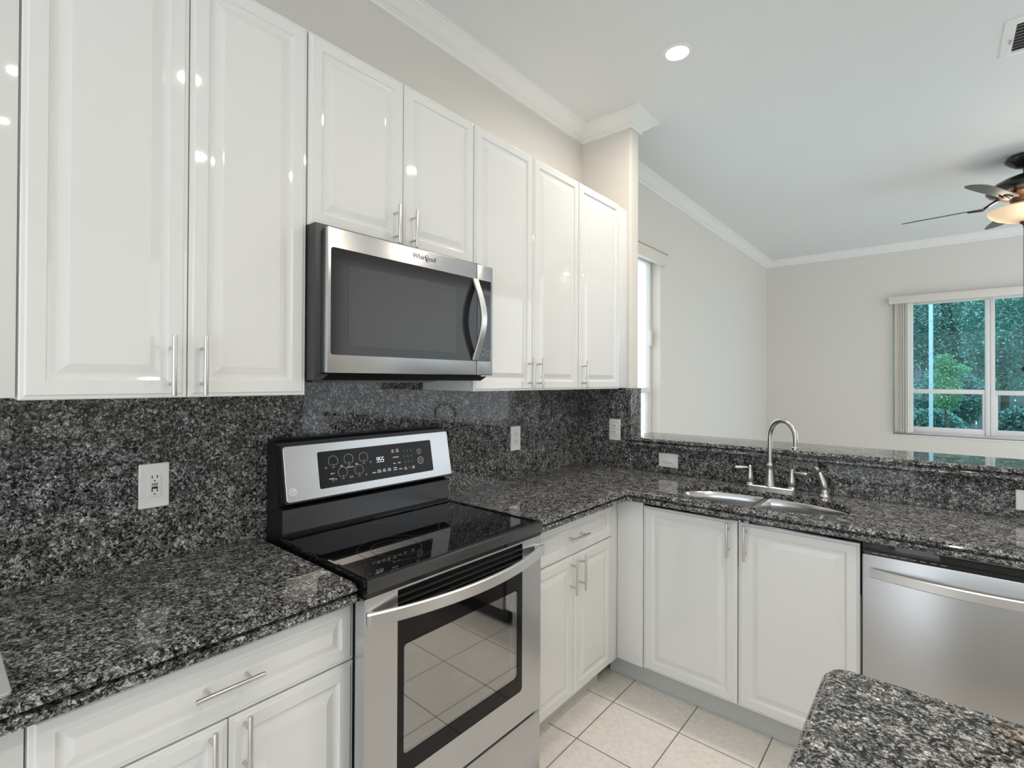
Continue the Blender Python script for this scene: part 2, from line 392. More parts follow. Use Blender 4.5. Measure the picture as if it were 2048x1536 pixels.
# ------------------------------------------------------------------ outside
struct('ground', box(B(), -1.5, 12, 7.66, 26, -.3, -.13), GRASS)
def foliage(n, blobs, size, seed, droop=0):
    rnd = random.Random(seed); g = rnd.gauss; un = rnd.uniform; V = []; Fc = []
    wts = [b_[1][0]*b_[1][1]*b_[1][2] for b_ in blobs]
    for (c, rr) in rnd.choices(blobs, wts, k=n):
        x, y, z = g(0, 1), g(0, 1), g(0, 1); m = 1/math.sqrt(x*x+y*y+z*z+1e-9); q = un(.15, 1)**.4*m
        px, py_, pz = c[0]+x*q*rr[0], c[1]+y*q*rr[1], c[2]+z*q*rr[2]
        a, e = un(0, 2*PI), g(0, .5)-droop; ux, uy, uz = math.cos(a)*math.cos(e), math.sin(a)*math.cos(e), math.sin(e)
        vx, vy, vz = -math.sin(a)*.8+g(0, .35), math.cos(a)*.8+g(0, .35), g(0, .5)
        l = size*un(.6, 1.4); w_ = l*.22; k = len(V)
        V += [(px, py_, pz), (px+ux*l*.4+vx*w_, py_+uy*l*.4+vy*w_, pz+uz*l*.4+vz*w_), (px+ux*l, py_+uy*l, pz+uz*l-l*.1), (px+ux*l*.4-vx*w_, py_+uy*l*.4-vy*w_, pz+uz*l*.4-vz*w_)]
        Fc.append((k, k+1, k+2, k+3))
    me = bpy.data.meshes.new('leaves'); me.from_pydata(V, [], Fc); return me
def tree(name, label, x, y, tr, th, blobs, n, size, m, seed, group='trees and shrubs beyond the far window', cat='tree'):
    t = thing(name, label, cat, (x, y, -.13), group)
    bm = B(); tube(bm, [(x, y, -.14), (x+.03, y+.02, th*.5), (x-.02, y, th)], [tr, tr*.75, tr*.45], 8); part('trunk', bm, BARK, t)
    me = foliage(int(n*3.6), [((a, b_, c+.13), rr) for (a, b_, c), rr in blobs], size*.44, seed); me.materials.append(m)
    o = bpy.data.objects.new('foliage', me); C.objects.link(o); o.parent = t
tree('leafy_tree', 'tall mid-green tree filling the top of the far window behind the fence', 2.0, 16.6, .2, 3.6, [((0, 0, 3.4), (1.9, 1.3, 1.5)), ((.3, -.6, 1.9), (1.6, .6, .9))], 16000, .16, LEAF_B, 1)
tree('leafy_tree', 'dark green tree at the left of the far window behind the fence', -1.2, 16.8, .2, 3.4, [((0, 0, 3.0), (1.25, 1.2, 2.3))], 9000, .17, LEAF_A, 2)
tree('leafy_tree', 'dark tree behind the fence in the right pane of the far window', 5.3, 16.8, .2, 3.4, [((0, 0, 3.0), (1.35, 1.2, 2.3))], 9000, .17, LEAF_A, 3)
tree('backdrop_tree', 'broad trees far behind the fence filling the window background', 2.2, 21, .25, 4, [((0, 0, 3.6), (5.5, 1.0, 3.6))], 16000, .30, LEAF_A, 14)
tree('garden_tree', 'small dark tree behind the white post in the left far pane', .75, 13.1, .08, 2.2, [((0, 0, 2.35), (.62, .6, 1.3))], 6000, .12, LEAF_A, 4)
tree('garden_tree', 'small mid-green tree on the right side of the left far pane', 2.75, 13.3, .08, 2.4, [((0, 0, 2.4), (.62, .55, 1.15))], 6000, .12, LEAF_B, 10)
tree('broad_shrub', 'rounded dark shrub in front of the fence under the far trees', 1.95, 12.1, .05, 1.0, [((0, 0, 1.2), (.55, .45, .55))], 5000, .10, LEAF_A, 5, cat='shrub')
tree('bright_shrub', 'bright yellow-green bush in the middle of the left far pane', 1.88, 10.25, .02, 1.5, [((0, 0, 1.82), (.14, .12, .13)), ((.10, .03, 1.70), (.22, .13, .09)), ((-.06, 0, 1.62), (.16, .12, .07)), ((.02, 0, 1.35), (.20, .14, .30))], 1500, .085, LEAF_C, 6, cat='shrub')
tree('low_shrub', 'low leafy plants along the bottom of the left far pane', 1.72, 11.0, .03, .5, [((0, 0, .66), (.46, .36, .40))], 3500, .12, LEAF_B, 7, cat='shrub')
tree('low_shrub', 'low dark bush along the bottom of the right far pane', 2.85, 11.0, .03, .5, [((0, 0, .7), (.5, .36, .45))], 3500, .11, LEAF_A, 8, cat='shrub')
fe = thing('picket_fence', 'weathered grey board fence behind the shrubs outside the far window', 'fence', (2, 14.3, -.13))
bm = B(); rnd = random.Random(9)
for k in range(60):
    x = -2.5+k*.145; box(bm, x, x+.125, 14.3, 14.325, -.14, 1.75+rnd.uniform(-.01, .01))
part('boards', bm, FENCE, fe, None)
bm = B(); box(bm, -2.6, 6.3, 14.326, 14.37, .3, .39); box(bm, -2.6, 6.3, 14.326, 14.37, 1.4, 1.49); part('rails', bm, FENCE, fe, None)
po = thing('patio_post', 'slim white metal post with bolts standing outside the left far pane', 'post', (1.72, 9.62, -.13))
part('post', box(B(), 1.697, 1.745, 9.6, 9.65, -.14, 3.3, .003), POST_W, po)
for z in (1.02, 1.47, 1.92, 2.4):
    bm = B(); lathe(bm, [(.005, 9.5955), (.005, 9.6)], (1.721, 0, z), 8, 'y'); part('bolt', bm, SLOT, po)

# ------------------------------------------------------------------ cabinets
DOOR = [(0, -.019), (0, -.0055), (.002, -.0035), (.008, -.0025), (.0115, 0), (.041, 0), (.0435, -.0035), (.050, -.0062), (.058, -.006), (.074, -.0016), (.079, 0)]
DRAWER = [(0, -.019), (0, -.0055), (.002, -.0035), (.008, -.0025), (.0115, 0), (.036, 0), (.038, -.003), (.043, -.0055), (.048, -.005), (.060, -.001), (.063, 0)]
def handle(A, Bp, N, off=.034, r=.0055):
    A, Bp, N = Vector(A), Vector(Bp), Vector(N); bm = B()
    tube(bm, [A+N*off, A+N*off+(Bp-A)*.02, Bp+N*off-(Bp-A)*.02, Bp+N*off], [r*.85, r, r, r*.85], 12)
    for t in (.2, .8):
        p = A+(Bp-A)*t; tube(bm, [p+N*.0002, p+N*(off-.001)], r*.8, 10)
    return bm
def door_x(t, x, y0, y1, z0, z1, hy=None, hz=None, name='door', rings=DOOR, hh=None):
    d = part(name, rect_rings(B(), (x, y0, z0), Y, Z, X, y1-y0, z1-z0, rings), WHITE, t, 9)
    if hy: part('handle', handle((x, hy, hz[0]), (x, hy, hz[1]), X), SATIN, d)
    if hh: part('handle', handle((x, hh[0], hh[2]), (x, hh[1], hh[2]), X), SATIN, d)
    return d
UX, UZ0, UZ1 = .340, 1.454, 2.5525
def upper(label, y0, y1, doors, z0=UZ0, extra=None):
    t = thing('wall_cabinet', label, 'cabinet', (0.0, y0, z0), 'white gloss wall cabinets')
    part('body', box(B(), .0005, UX-.0205, y0, y1, z0+.002, UZ1-.002, .001), WHITE_IN, t)
    for a, b_, hy, hz in doors: door_x(t, UX, a, b_, z0, UZ1, hy, hz)
    if extra: part('filler_panel', extra, WHITE, t)
    return t
HZ = (1.459, 1.607)
upper('tall white two-door wall cabinet at the far left above the wide outlet', .128, .7455, [(.130, .4338, .397, HZ), (.4362, .744, .4655, HZ)], extra=box(B(), .0005, UX-.012, -.45, .127, 1.459, UZ1, .002))
upper('short white two-door wall cabinet over the microwave', .7475, 1.4565, [(.749, 1.1008, 1.06, (1.970, 2.104)), (1.1032, 1.455, 1.1345, (1.970, 2.104))], z0=1.967)
upper('tall white two-door wall cabinet just right of the microwave', 1.4575, 2.2455, [(1.459, 1.8498, 1.814, HZ), (1.8522, 2.244, 1.885, HZ)])
upper('narrow white single-door wall cabinet against the pillar', 2.2465, 2.6915, [(2.249, 2.690, 2.2755, HZ)], extra=box(B(), .0005, UX-.012, 2.692, PY0-.001, UZ0+.004, UZ1-.004, .001))

BX = .575; RX = .561
def base_x(label, x, y0, y1, mid, drz, dtop, hdr, hd, hz, extra=None):
    t = thing('base_cabinet', label, 'cabinet', (.3, (y0+y1)/2, 0), 'white base cabinets')
    part('body', box(B(), .0205, x-.0205, y0+.001, y1-.001, .112, .914, .001), WHITE_IN, t)
    door_x(t, x, y0+.002, y1-.002, drz[0], drz[1], name='drawer', rings=DRAWER, hh=hdr)
    door_x(t, x, y0+.002, mid-.0013, .115, dtop, hd[0], hz); door_x(t, x, mid+.0013, y1-.002, .115, dtop, hd[1], hz)
    part('toe_kick', box(B(), .40, .48, y0, y1, 0, .111), TOE, t)
    if extra: part('filler_panel', extra, WHITE, t)
    return t
base_x('white base cabinet with drawer left of the range', BX, .123, .766, .4505, (.746, .903), .741, (.374, .514, .829), (.412, .483), (.600, .747),
       box(B(), .0205, BX-.014, -.45, .122, .112, .914, .002))
base_x('small white base cabinet with drawer right of the range', RX, 1.534, 2.206, 1.871, (.7365, .905), .731, (1.797, 1.944, .817), (1.8365, 1.9095), (.573, .728))
t = thing('filler_panel', 'plain white corner panels where the two base runs meet', 'panel', (.6, 2.25, 0))
part('panel', box(B(), .530, .556, 2.2075, 2.2655, .113, .913, .001), WHITE, t)
part('panel', box(B(), .5565, .6935, 2.2655, 2.285, .116, .911, .001), WHITE, t)
part('toe_kick', box(B(), .4805, .6945, 2.335, 2.35, 0, .1125), TOE, t)
SY = 2.2654
t = thing('base_cabinet', 'wide white sink base cabinet with two long doors', 'cabinet', (1.13, 2.5, 0), 'white base cabinets')
part('body', box(B(), .695, 1.563, SY+.0205, 2.30, .112, .70, .001), WHITE_IN, t)
for a, b_, hx in ((.697, 1.1265, 1.093), (1.1315, 1.561, 1.1625)):
    d = part('door', rect_rings(B(), (a, SY, .116), X, Z, NY, b_-a, .897-.116, DOOR), WHITE, t, 9)
    part('handle', handle((hx, SY, .745), (hx, SY, .893), NY), SATIN, d)
part('toe_kick', box(B(), .695, 1.563, 2.335, 2.35, 0, .1115), TOE, t)

t = thing('base_cabinet', 'white base cabinet beyond the dishwasher, out of frame on the right', 'cabinet', (2.6, 2.5, 0), 'white base cabinets')
part('body', box(B(), 2.170, 3.08, SY+.0205, 2.78, .112, .913, .001), WHITE_IN, t)
for a, b_, hx in ((2.172, 2.624, 2.59), (2.627, 3.078, 2.66)):
    d = part('door', rect_rings(B(), (a, SY, .116), X, Z, NY, b_-a, .897-.116, DOOR), WHITE, t, 9)
    part('handle', handle((hx, SY, .745), (hx, SY, .893), NY), SATIN, d)
part('toe_kick', box(B(), 2.170, 3.08, 2.335, 2.35, 0, .1115), TOE, t)

# ------------------------------------------------------------------ granite
EDGE = [(0, .967), (.006, .9668), (.013, .9645), (.0165, .960), (.0165, .9575), (.0205, .957), (.0235, .953), (.0230, .9505), (.019, .9480), (.003, .9470), (.003, .9405), (.018, .9395), (.0205, .935), (.0205, .926), (.016, .919), (.006, .9155), (-.02, .915)]
def arc(cx_, cy_, r, a0, a1, n=8):
    return [(cx_+r*math.cos(a0+(a1-a0)*i/n), cy_+r*math.sin(a0+(a1-a0)*i/n)) for i in range(n+1)]
def counter(front, D, back, prof, z, hole=None, hz=.9405, zb=None):
    """slab: 'front' polyline with offset directions gets the shaped edge, 'back' closes the outline at the walls"""
    bm = B(); V = sweep(bm, front, D, prof, cap=False); zb = zb or prof[-1][1]
    bt = [bm.verts.new((x, y, z)) for x, y in back]; bb = [bm.verts.new((x, y, zb)) for x, y in back]
    top = [v[0] for v in V]+bt; bot = [v[-1] for v in V]+bb
    holes = []
    if hole:
        ht = [bm.verts.new((x, y, z)) for x, y in hole]; h1 = [bm.verts.new((x, y, hz)) for x, y in hole]
        h3 = [bm.verts.new((SXc+(x-SXc)*1.045, SYc+(y-SYc)*1.07, hz)) for x, y in hole]; h2 = [bm.verts.new((SXc+(x-SXc)*1.045, SYc+(y-SYc)*1.07, zb)) for x, y in hole]
        n = len(hole)
        for p_, q_ in ((ht, h1), (h1, h3), (h3, h2)):
            for i in range(n): bm.faces.new((p_[i], q_[i], q_[(i+1) % n], p_[(i+1) % n]))
        holes = [ht, h2]
    for k, loop in enumerate((top, bot)):
        vs = loop+(holes[k] if hole else [])
        for tri in tessellate_polygon([[v.co.to_2d().to_3d() for v in q] for q in ([loop, holes[k]] if hole else [loop])]):
            bm.faces.new([vs[i] for i in tri])
    # end caps and back walls
    def wall(a, b_, c_, d_):
        try: bm.faces.new((a, b_, c_, d_))
        except ValueError: pass
    bm.faces.new(V[-1]+[bb[0], bt[0]])
    for i in range(len(bt)-1): wall(bt[i], bb[i], bb[i+1], bt[i+1])
    bm.faces.new(V[0]+[bb[-1], bt[-1]])
    return bm
# left counter
fx = .606
bm = counter([(fx, -.45), (fx, .740)], [Vector((1, 0, 0))]*2, [(.0205, .740), (.0205, -.45)], EDGE, .967)
solo('countertop', bm, GRANITE, 'short speckled grey granite worktop left of the range', 'worktop', smooth=30)
# right L counter with the sink cut-out
R_ = .05; fx = .616; fy = 2.241
a_ = arc(fx+R_, fy-R_, R_, PI, PI/2, 8)
front = [(fx, 1.500)]+a_+[(3.1, fy)]
D = [Vector((1, 0, 0))]+[Vector((fx+R_-x, fy-R_-y, 0)).normalized() for x, y in a_]+[Vector((0, -1, 0))]
SXc, SYc, SA, SB = 1.1565, 2.462, .36, .1825
hole = []
for i in range(64):
    a = 2*PI*i/64; c_, s_ = math.cos(a), math.sin(a); e = 2/2.35
    hole.append((SXc+SA*math.copysign(abs(c_)**e, c_), SYc+SB*math.copysign(abs(s_)**e, s_)))
bm = counter(front, D, [(3.1, 2.7885), (.0205, 2.7885), (.0205, 1.500)], EDGE, .967, hole)
solo('countertop', bm, GRANITE, 'L-shaped speckled grey granite worktop holding the sink', 'worktop', smooth=30)
# island
ix0, iy1 = 1.640, 1.103
r = .02; front = [(3.0, .15), (ix0, .15), (ix0, iy1-r)]+arc(ix0+r, iy1-r, r, PI, PI/2, 6)[1:]+[(3.0, iy1)]
a_ = arc(0, 0, 1, PI, PI/2, 6)
D = [Vector((0, -1, 0)), Vector((-1, -1, 0)), Vector((-1, 0, 0))]+[Vector((x, y, 0)) for x, y in a_[1:]]+[Vector((0, 1, 0))]
bm = B(); V = sweep(bm, front, D, EDGE, cap=False); bm.faces.new([v[0] for v in V]); bm.faces.new([v[-1] for v in V]); bm.faces.new(V[0][:]+[]) if False else None
ea = V[0]+list(reversed(V[-1])); bm.faces.new(ea)
solo('island_worktop', bm, GRANITE, 'speckled granite island worktop at the lower right corner', 'worktop', smooth=30)
t = thing('island_cabinet', 'white island cabinet under the lower right granite top', 'cabinet', (2.3, .63, 0))
part('body', box(B(), ix0+.03, 2.97, .19, iy1-.03, .1, .914, .002), WHITE_IN, t); part('toe_kick', box(B(), ix0+.08, 2.92, .25, iy1-.08, 0, .1), TOE, t)
# backsplashes
bm = B(); out = [(-.45, .915), (2.8085, .915), (2.8085, 1.4535), (1.4565, 1.4535), (1.4565, 1.4965), (.747, 1.4965), (.747, 1.4535), (-.45, 1.4535)]
loft(bm, [[(.0005, y, z) for y, z in out], [(.02, y, z) for y, z in out]])
solo('backsplash', bm, GRANITE, 'long dark granite backsplash on the range wall under the cabinets', 'backsplash', smooth=None)
solo('backsplash', box(B(), .0205, 3.1, 2.789, 2.8085, .968, 1.1135), GRANITE, 'low dark granite backsplash behind the sink under the bar', 'backsplash', smooth=None)
solo('backsplash', box(B(), .0205, .351, 2.789, 2.8085, 1.1138, 1.4535), GRANITE, 'dark granite slab on the pillar face that carries the double outlet', 'backsplash', smooth=None)
solo('pillar_cladding', box(B(), .3512, .370, 2.779, 2.913, 1.1665, 1.456, .001), GRANITE, 'upright granite piece capping the end of the pillar above the bar', 'cladding')
# raised bar
BE = [(o, z+.1985) for o, z in EDGE]; bz = .967+.1985
front = [(.022, 2.764), (3.2, 2.764)]; D = [Vector((0, -1, 0))]*2
bm = B(); by = 3.10
lp = [(o, z) for o, z in BE]
ring = lambda x: [(x, 2.764-o, z) for o, z in lp]+[(x, by+o, z) for o, z in reversed(lp)]
loft(bm, [ring(.3515), ring(3.2)])
solo('bar_top', bm, GRANITE, 'raised dark granite bar ledge running behind the faucet', 'bar', smooth=30)
# grey board on the left counter
bm = rslab(B(), (.22, -.30, .9673), X, Y, Z, .372, .404, .012, .006, ch=.0015)
solo('cutting_board', bm, BOARD, 'thin grey board lying on the left counter at the photo edge', 'board')

# ------------------------------------------------------------------ sink, faucet, sprayer
t = thing('sink', 'stainless double-bowl undermount sink in the granite worktop', 'sink', (SXc, SYc, .72))
def bowl(sg):
    half = [(x, y) for x, y in hole if (x-SXc)*sg > .016]
    ys = max(y for x, y in half)-SYc; edge_ = [(SXc+sg*.0135, SYc+ys*.965*(1-2*k/12)) for k in range(13)]
    half.sort(key=lambda p: math.atan2(p[1]-SYc, (p[0]-SXc-sg*.15)*sg)); half = half+edge_
    cx_ = SXc+sg*.17; ring0 = []
    half.sort(key=lambda p: math.atan2(p[1]-SYc, p[0]-cx_))
    bm = B(); rings = []
    for k, z in ((1.035, .9395), (1.012, .9395), (1.0, .937), (.96, .905), (.95, .82), (.93, .77), (.89, .742), (.75, .731), (.2, .725)):
        rings.append([(cx_+(x-cx_)*(k if (x-cx_)*sg > -.12 else min(k, 1.0)), SYc+(y-SYc)*k, z) for x, y in half])
    loft(bm, rings, True, False, True); return bm, cx_
for sg in (-1, 1):
    bm, cx_ = bowl(sg); p = part('bowl', bm, STEEL_SINK, t, 40)
    dr = B(); lathe(dr, [(.045, .7255), (.043, .7285), (.03, .7275), (.028, .7268)], (cx_, SYc, 0), 24); part('drain', dr, DRAIN, p)
bm = B(); box(bm, SXc-.0133, SXc+.0133, SYc-.176, SYc+.176, .88, .938, .006); part('divider', bm, STEEL_H, t)

fxx, fyy = 1.150, 2.722
t = thing('faucet', 'brushed nickel gooseneck kitchen faucet with two lever handles', 'faucet', (fxx, fyy, .967))
bm = rslab(B(), (fxx-.115, fyy-.027, .9672), X, Y, Z, .232, .054, .024, .016, ch=.004); part('base_plate', bm, NICKEL, t)
bm = B(); lathe(bm, [(.027, .983), (.027, .99), (.024, .995), (.0215, 1.03), (.018, 1.06), (.0165, 1.075), (.0185, 1.08), (.0185, 1.088), (.0155, 1.092), (.0125, 1.10)], (fxx, fyy, 0), 24)
sd = Vector((.80, -.60, 0)).normalized(); pts = [(fxx, fyy, 1.095), (fxx, fyy, 1.14), (fxx, fyy, 1.20)]
rr = .082; c0 = Vector((fxx, fyy, 1.231))+sd*rr
for k in range(0, 13):
    a = PI-k*(PI*1.06)/12; pts.append(tuple(c0+sd*rr*math.cos(a)+Vector((0, 0, rr*math.sin(a)))))
e = Vector(pts[-1]); d = (e-Vector(pts[-2])).normalized(); pts.append(tuple(e+d*.022))
tube(bm, pts, [.0125]*3+[.0118]*(len(pts)-3), 16); e = Vector(pts[-1])
tube(bm, [e-d*.004, e, e+d*.012, e+d*.014], [.0125, .0155, .0155, .013], 16)
part('spout', bm, NICKEL, t)
for sx in (-1, 1):
    hx = fxx+sx*(.096 if sx > 0 else .092); bm = B()
    lathe(bm, [(.022, .983), (.021, .987), (.0165, .992), (.0185, 1.005), (.0185, 1.02), (.0135, 1.042), (.012, 1.048), (.0125, 1.055), (.010, 1.062), (.011, 1.066), (.008, 1.074), (.003, 1.078)], (hx, fyy, 0), 20)
    tube(bm, [(hx, fyy, 1.062), (hx+sx*.012, fyy-.002, 1.063), (hx+sx*.03, fyy-.006, 1.062), (hx+sx*.055, fyy-.011, 1.060), (hx+sx*.068, fyy-.013, 1.060)], [.006, .005, .008, .0098, .0085], 12)
    part('handle', bm, NICKEL, t)
t = thing('side_sprayer', 'brushed nickel side sprayer standing right of the faucet', 'sprayer', (1.385, 2.705, .967))
bm = B(); lathe(bm, [(.026, .9672), (.026, .972), (.022, .977), (.018, .985), (.017, .995), (.014, 1.0)], (1.385, 2.705, 0), 20); part('holder', bm, NICKEL, t)
bm = B(); tube(bm, [(1.385, 2.705, .995), (1.384, 2.706, 1.005), (1.378, 2.709, 1.035), (1.366, 2.713, 1.065), (1.358, 2.716, 1.082), (1.352, 2.716, 1.092)], [.011, .0155, .0165, .0135, .012, .009], 14)
tube(bm, [(1.362, 2.722, 1.083), (1.354, 2.712, 1.087), (1.346, 2.700, 1.088), (1.343, 2.695, 1.087)], [.010, .017, .0185, .016], 16); part('spray_head', bm, NICKEL, t)

# ------------------------------------------------------------------ outlets
def outlet_x(label, y0, y1, z0, z1, kind):
    x = .0202; t = thing('wall_outlet', label, 'outlet', (x, (y0+y1)/2, z0)); w, h = y1-y0, z1-z0; yc, zc = (y0+y1)/2, (z0+z1)/2
    plate(t, (x, y0, z0), Y, Z, X, w, h, kind)
def plate(t, O, U, V, N, w, h, kind):
    O, U, V, N = map(Vector, (O, U, V, N)); c = O+U*w/2+V*h/2
    part('cover_plate', rslab(B(), O, U, V, N, w, h, .003, .006, ch=.0025), PLATE, t)
    def at(a, b_, d): return c+U*a+V*b_+N*d
    def slots(p, q, sc=1):
        bm = B()
        for sx in (-1, 1): rslab(bm, at(p+sx*.0064*sc-.0013, q-.001, .0085), U, V, N, .0026*sc, .0085*sc, .0005, .0003)
        ring = at(p, q-.0095*sc, .0085); pts = [ring+U*.0026*sc*math.cos(a*PI/8)+V*.0036*sc*math.sin(a*PI/8) for a in range(9)]
        loft(bm, [[tuple(k) for k in pts], [tuple(k+N*.0003) for k in pts]]); return bm
    if kind == 'gfci':
        b_ = part('receptacle', rslab(B(), at(-.0165, -.033, .006), U, V, N, .033, .066, .002, .0025, ch=.0008), PLATE, t)
        for q in (.023, -.0165): part('slots', slots(0, q, 1.0), SLOT, b_)
        part('reset_button', rslab(B(), at(-.0075, .0005, .0085), U, V, N, .015, .0075, .0008, .0015), GREYBTN, b_)
        part('test_button', rslab(B(), at(-.0075, -.0085, .0085), U, V, N, .015, .006, .0008, .0015), SLOT, b_)
    elif kind == 'duplex':
        for q in (.0195, -.0195):
            b_ = part('receptacle', rslab(B(), at(-.017, q-.014, .006), U, V, N, .034, .028, .010, .0022, ch=.0006), PLATE, t)
            part('slots', slots(0, q+.003, 1.0), SLOT, b_)
        bm = B(); p = at(0, 0, .006); lathe_n(bm, p, N, .003, .001); part('screw', bm, BADGE, t)
    else:
        bm = rslab(B(), at(-.033, -.0165, .006), U, V, N, .066, .033, .0015, .0008)
        part('switch_frame', bm, PLATE, t)
        bm = B(); rect_rings(bm, at(-.029, -.0135, .0068), U, V, N, .058, .027, [(0, 0), (0, .002), (.003, .0035)]); part('rocker', bm, PLATE, t)
def lathe_n(bm, p, N, r, d):
    N = Vector(N); u = N.orthogonal().normalized(); v = N.cross(u)
    ring = [p+u*r*math.cos(k*PI/6)+v*r*math.sin(k*PI/6) for k in range(12)]
    loft(bm, [[tuple(k) for k in ring], [tuple(k+N*d) for k in ring]])
outlet_x('wide white outlet with test buttons on the backsplash left of the range', .409, .4845, 1.122, 1.2515, 'gfci')
outlet_x('white double outlet on the backsplash right of the range', 2.066, 2.146, 1.118, 1.250, 'duplex')
t = thing('wall_outlet', 'white double outlet on the granite beside the pillar corner', 'outlet', (.256, 2.7888, 1.133)); plate(t, (.218, 2.7888, 1.133), X, Z, NY, .076, .131, 'duplex')
t = thing('wall_switch', 'white sideways rocker switch on the granite left of the faucet', 'switch', (.6, 2.7888, 1.004)); plate(t, (.5435, 2.7888, 1.004), X, Z, NY, .114, .080, 'switch')
t = thing('wall_switch', 'white sideways plate on the granite at the right photo edge', 'switch', (2.07, 2.7888, 1.0)); plate(t, (2.016, 2.7888, 1.0), X, Z, NY, .114, .080, 'switch')

# ------------------------------------------------------------------ microwave
my0, my1 = .7475, 1.4835; mf = .42; mz0, mz1 = 1.5195, 1.952; ms = 1.392
t = thing('microwave', 'stainless over-the-range microwave under the short wall cabinet', 'microwave', (.2, 1.1, 1.497))
part('body', box(B(), .0215, .383, .7485, 1.4555, 1.4985, 1.9655, .002), MW_SIDE, t)
bm = B(); loft(bm, [[(.384, .752, 1.5155), (.384, .752, 1.4985), (.384, 1.453, 1.4985), (.384, 1.453, 1.5155)], [(.414, .775, 1.5155), (.392, .765, 1.4985), (.392, 1.44, 1.4985), (.414, 1.455, 1.5155)]])
part('vent_strip', bm, BLACK, t)
bm = B(); loft(bm, [[(.05, .9, 1.498), (.36, .9, 1.498), (.36, 1.25, 1.498), (.05, 1.25, 1.498)], [(.08, .93, 1.490), (.33, .93, 1.490), (.33, 1.22, 1.490), (.08, 1.22, 1.490)]]); part('grease_filter', bm, GREYBTN, t)
def mwframe(y0, y1, ia, ib, rs):       # steel face with an opening
    pass
d = part('door', box(B(), .385, mf, .7675, ms-.001, mz0, mz1, .004), STEEL_Y, t)
part('window', rslab(B(), (mf-.0005, .778, 1.574), Y, Z, X, ms-.0015-.778, 1.892-1.574, .008, .0022, rs=[.008, .0005, .0005, .008]), MW_GLASS, d)
part('window_mesh', rslab(B(), (mf+.0018, .835, 1.602), Y, Z, X, .445, 1.845-1.602, .004, .0006), MW_MESH, d)
pts, td = [], []
for k in range(17):
    s = k/16; z = 1.580+s*(1.888-1.580); b_ = math.sin(PI*s)**1.15; dx = .006+.046*b_
    sl = math.cos(PI*s)*.046*PI/.308; n_ = Vector((1, 0, -sl)).normalized(); pts.append((mf+dx, 1.377, z)); td.append(tuple(n_))
part('handle', ribbon(B(), pts, Y, .030, td, .011), STEEL_H, d, 28)
bm = text(B(), 'Whirlpool', .0245, (mf+.0002, 1.131, 1.925), Y, Z, X, .0006)
ring_flat(bm, (mf+.0002, 1.143, 1.9235), Vector((0, .55, .25)), Vector((0, -.35, .9)), .0125, .0134, 28, .3, 5.4, X, .0007); part('logo', bm, LOGO, d)
d = part('control_panel', box(B(), .385, mf, ms+.001, my1, mz0, mz1, .004), STEEL_Y, t)
part('keypad', rslab(B(), (mf-.0005, ms+.0015, 1.574), Y, Z, X, 1.470-ms-.0015, 1.892-1.574, .008, .0022, rs=[.0005, .006, .006, .0005]), BLACK_GLASS, d)
part('display', rslab(B(), (mf+.0018, 1.4235, 1.795), Y, Z, X, .040, .042, .002, .0006), MW_MESH, d)
bm = B()
for rr_ in range(9):
    for cc in range(3): text(bm, '123456789'[(rr_*3+cc) % 9] if 2 <= rr_ <= 4 else '--', .009, (mf+.0018, 1.427+.015*cc, 1.775-.0165*rr_), Y, Z, X, .0004)
part('key_marks', bm, PRINT_GREY, d)
bm = B(); ring_flat(bm, (mf+.0018, 1.425, 1.612), Y, Z, .0115, .0135, 28, N=X); ring_flat(bm, (mf+.0018, 1.455, 1.607), Y, Z, .0105, .012, 28, N=X); part('round_keys', bm, PRINT_GREY, d)

# ------------------------------------------------------------------ range
ry0, ry1 = .7520, 1.4860; rc = (ry0+ry1)/2
t = thing('range', 'stainless and black electric range with a glass cooktop', 'range', (.4, rc, 0), rotz=math.radians(-.9))
part('body', box(B(), .045, .615, ry0+.016, ry1-.016, .06, .930), BLACK, t)
for x in (.12, .55):
    for y in (ry0+.06, ry1-.06):
        bm = B(); lathe(bm, [(.02, 0), (.02, .06)], (x, y, 0), 12); part('foot', bm, BLACK, t)
# cooktop
RING = plain('burner_print', (.05, .05, .052), .3)
bm = B(); rect_rings(bm, (.150, ry0, .934), X, Y, Z, .662-.150, ry1-ry0, [(0, 0), (0, .046), (.004, .050), (.012, .050), (.016, .0455)])
ct = part('cooktop', bm, BLACK_GLASS, t)
part('front_band', box(B(), .6625, .6685, ry0, ry1, .9465, .9815, .0025), DARK_STEEL, ct)
for (cx_, cy_, rs) in ((.50, .962, (.078, .118)), (.50, 1.285, (.118,)), (.265, .905, (.078,)), (.265, 1.325, (.095,)), (.235, 1.115, (.055,))):
    bm = B()
    for q in rs: ring_flat(bm, (cx_, cy_, .97965), X, Y, q-.0012, q, 64, N=Z, d=.0002)
    part('burner_ring', bm, RING, ct)
# backguard
bm = B(); loft(bm, [[(.030, y, .93), (.150, y, .93), (.147, y, 1.070), (.115, y, 1.078), (.100, y, 1.285), (.085, y, 1.295), (.030, y, 1.295)] for y in (ry0+.014, ry1-.002)])
bgd = part('backguard', bm, BLACK, t, 20)
bm = B(); loft(bm, [[(.1502, y, .989), (.1535, y, .992), (.1505, y, 1.068), (.1475, y, 1.070)] for y in (ry0+.013, ry1-.001)]); part('lower_panel', bm, DARK_STEEL, bgd, 20)
P0, P1 = Vector((.163, 0, 1.0935)), Vector((.127, 0, 1.276)); PV = (P1-P0); PH = PV.length; PV.normalize(); PN = Vector((0, 1, 0)).cross(PV); PU = Vector((0, 1, 0))
py0, py1 = .7730, 1.4905; PW = py1-py0
bm = B(); rslab(bm, P0+PU*(py0-.004)-PV*.004-PN*.045, PU, PV, PN, PW+.008, PH+.008, .008, .0435); part('control_housing', bm, BLACK, bgd)
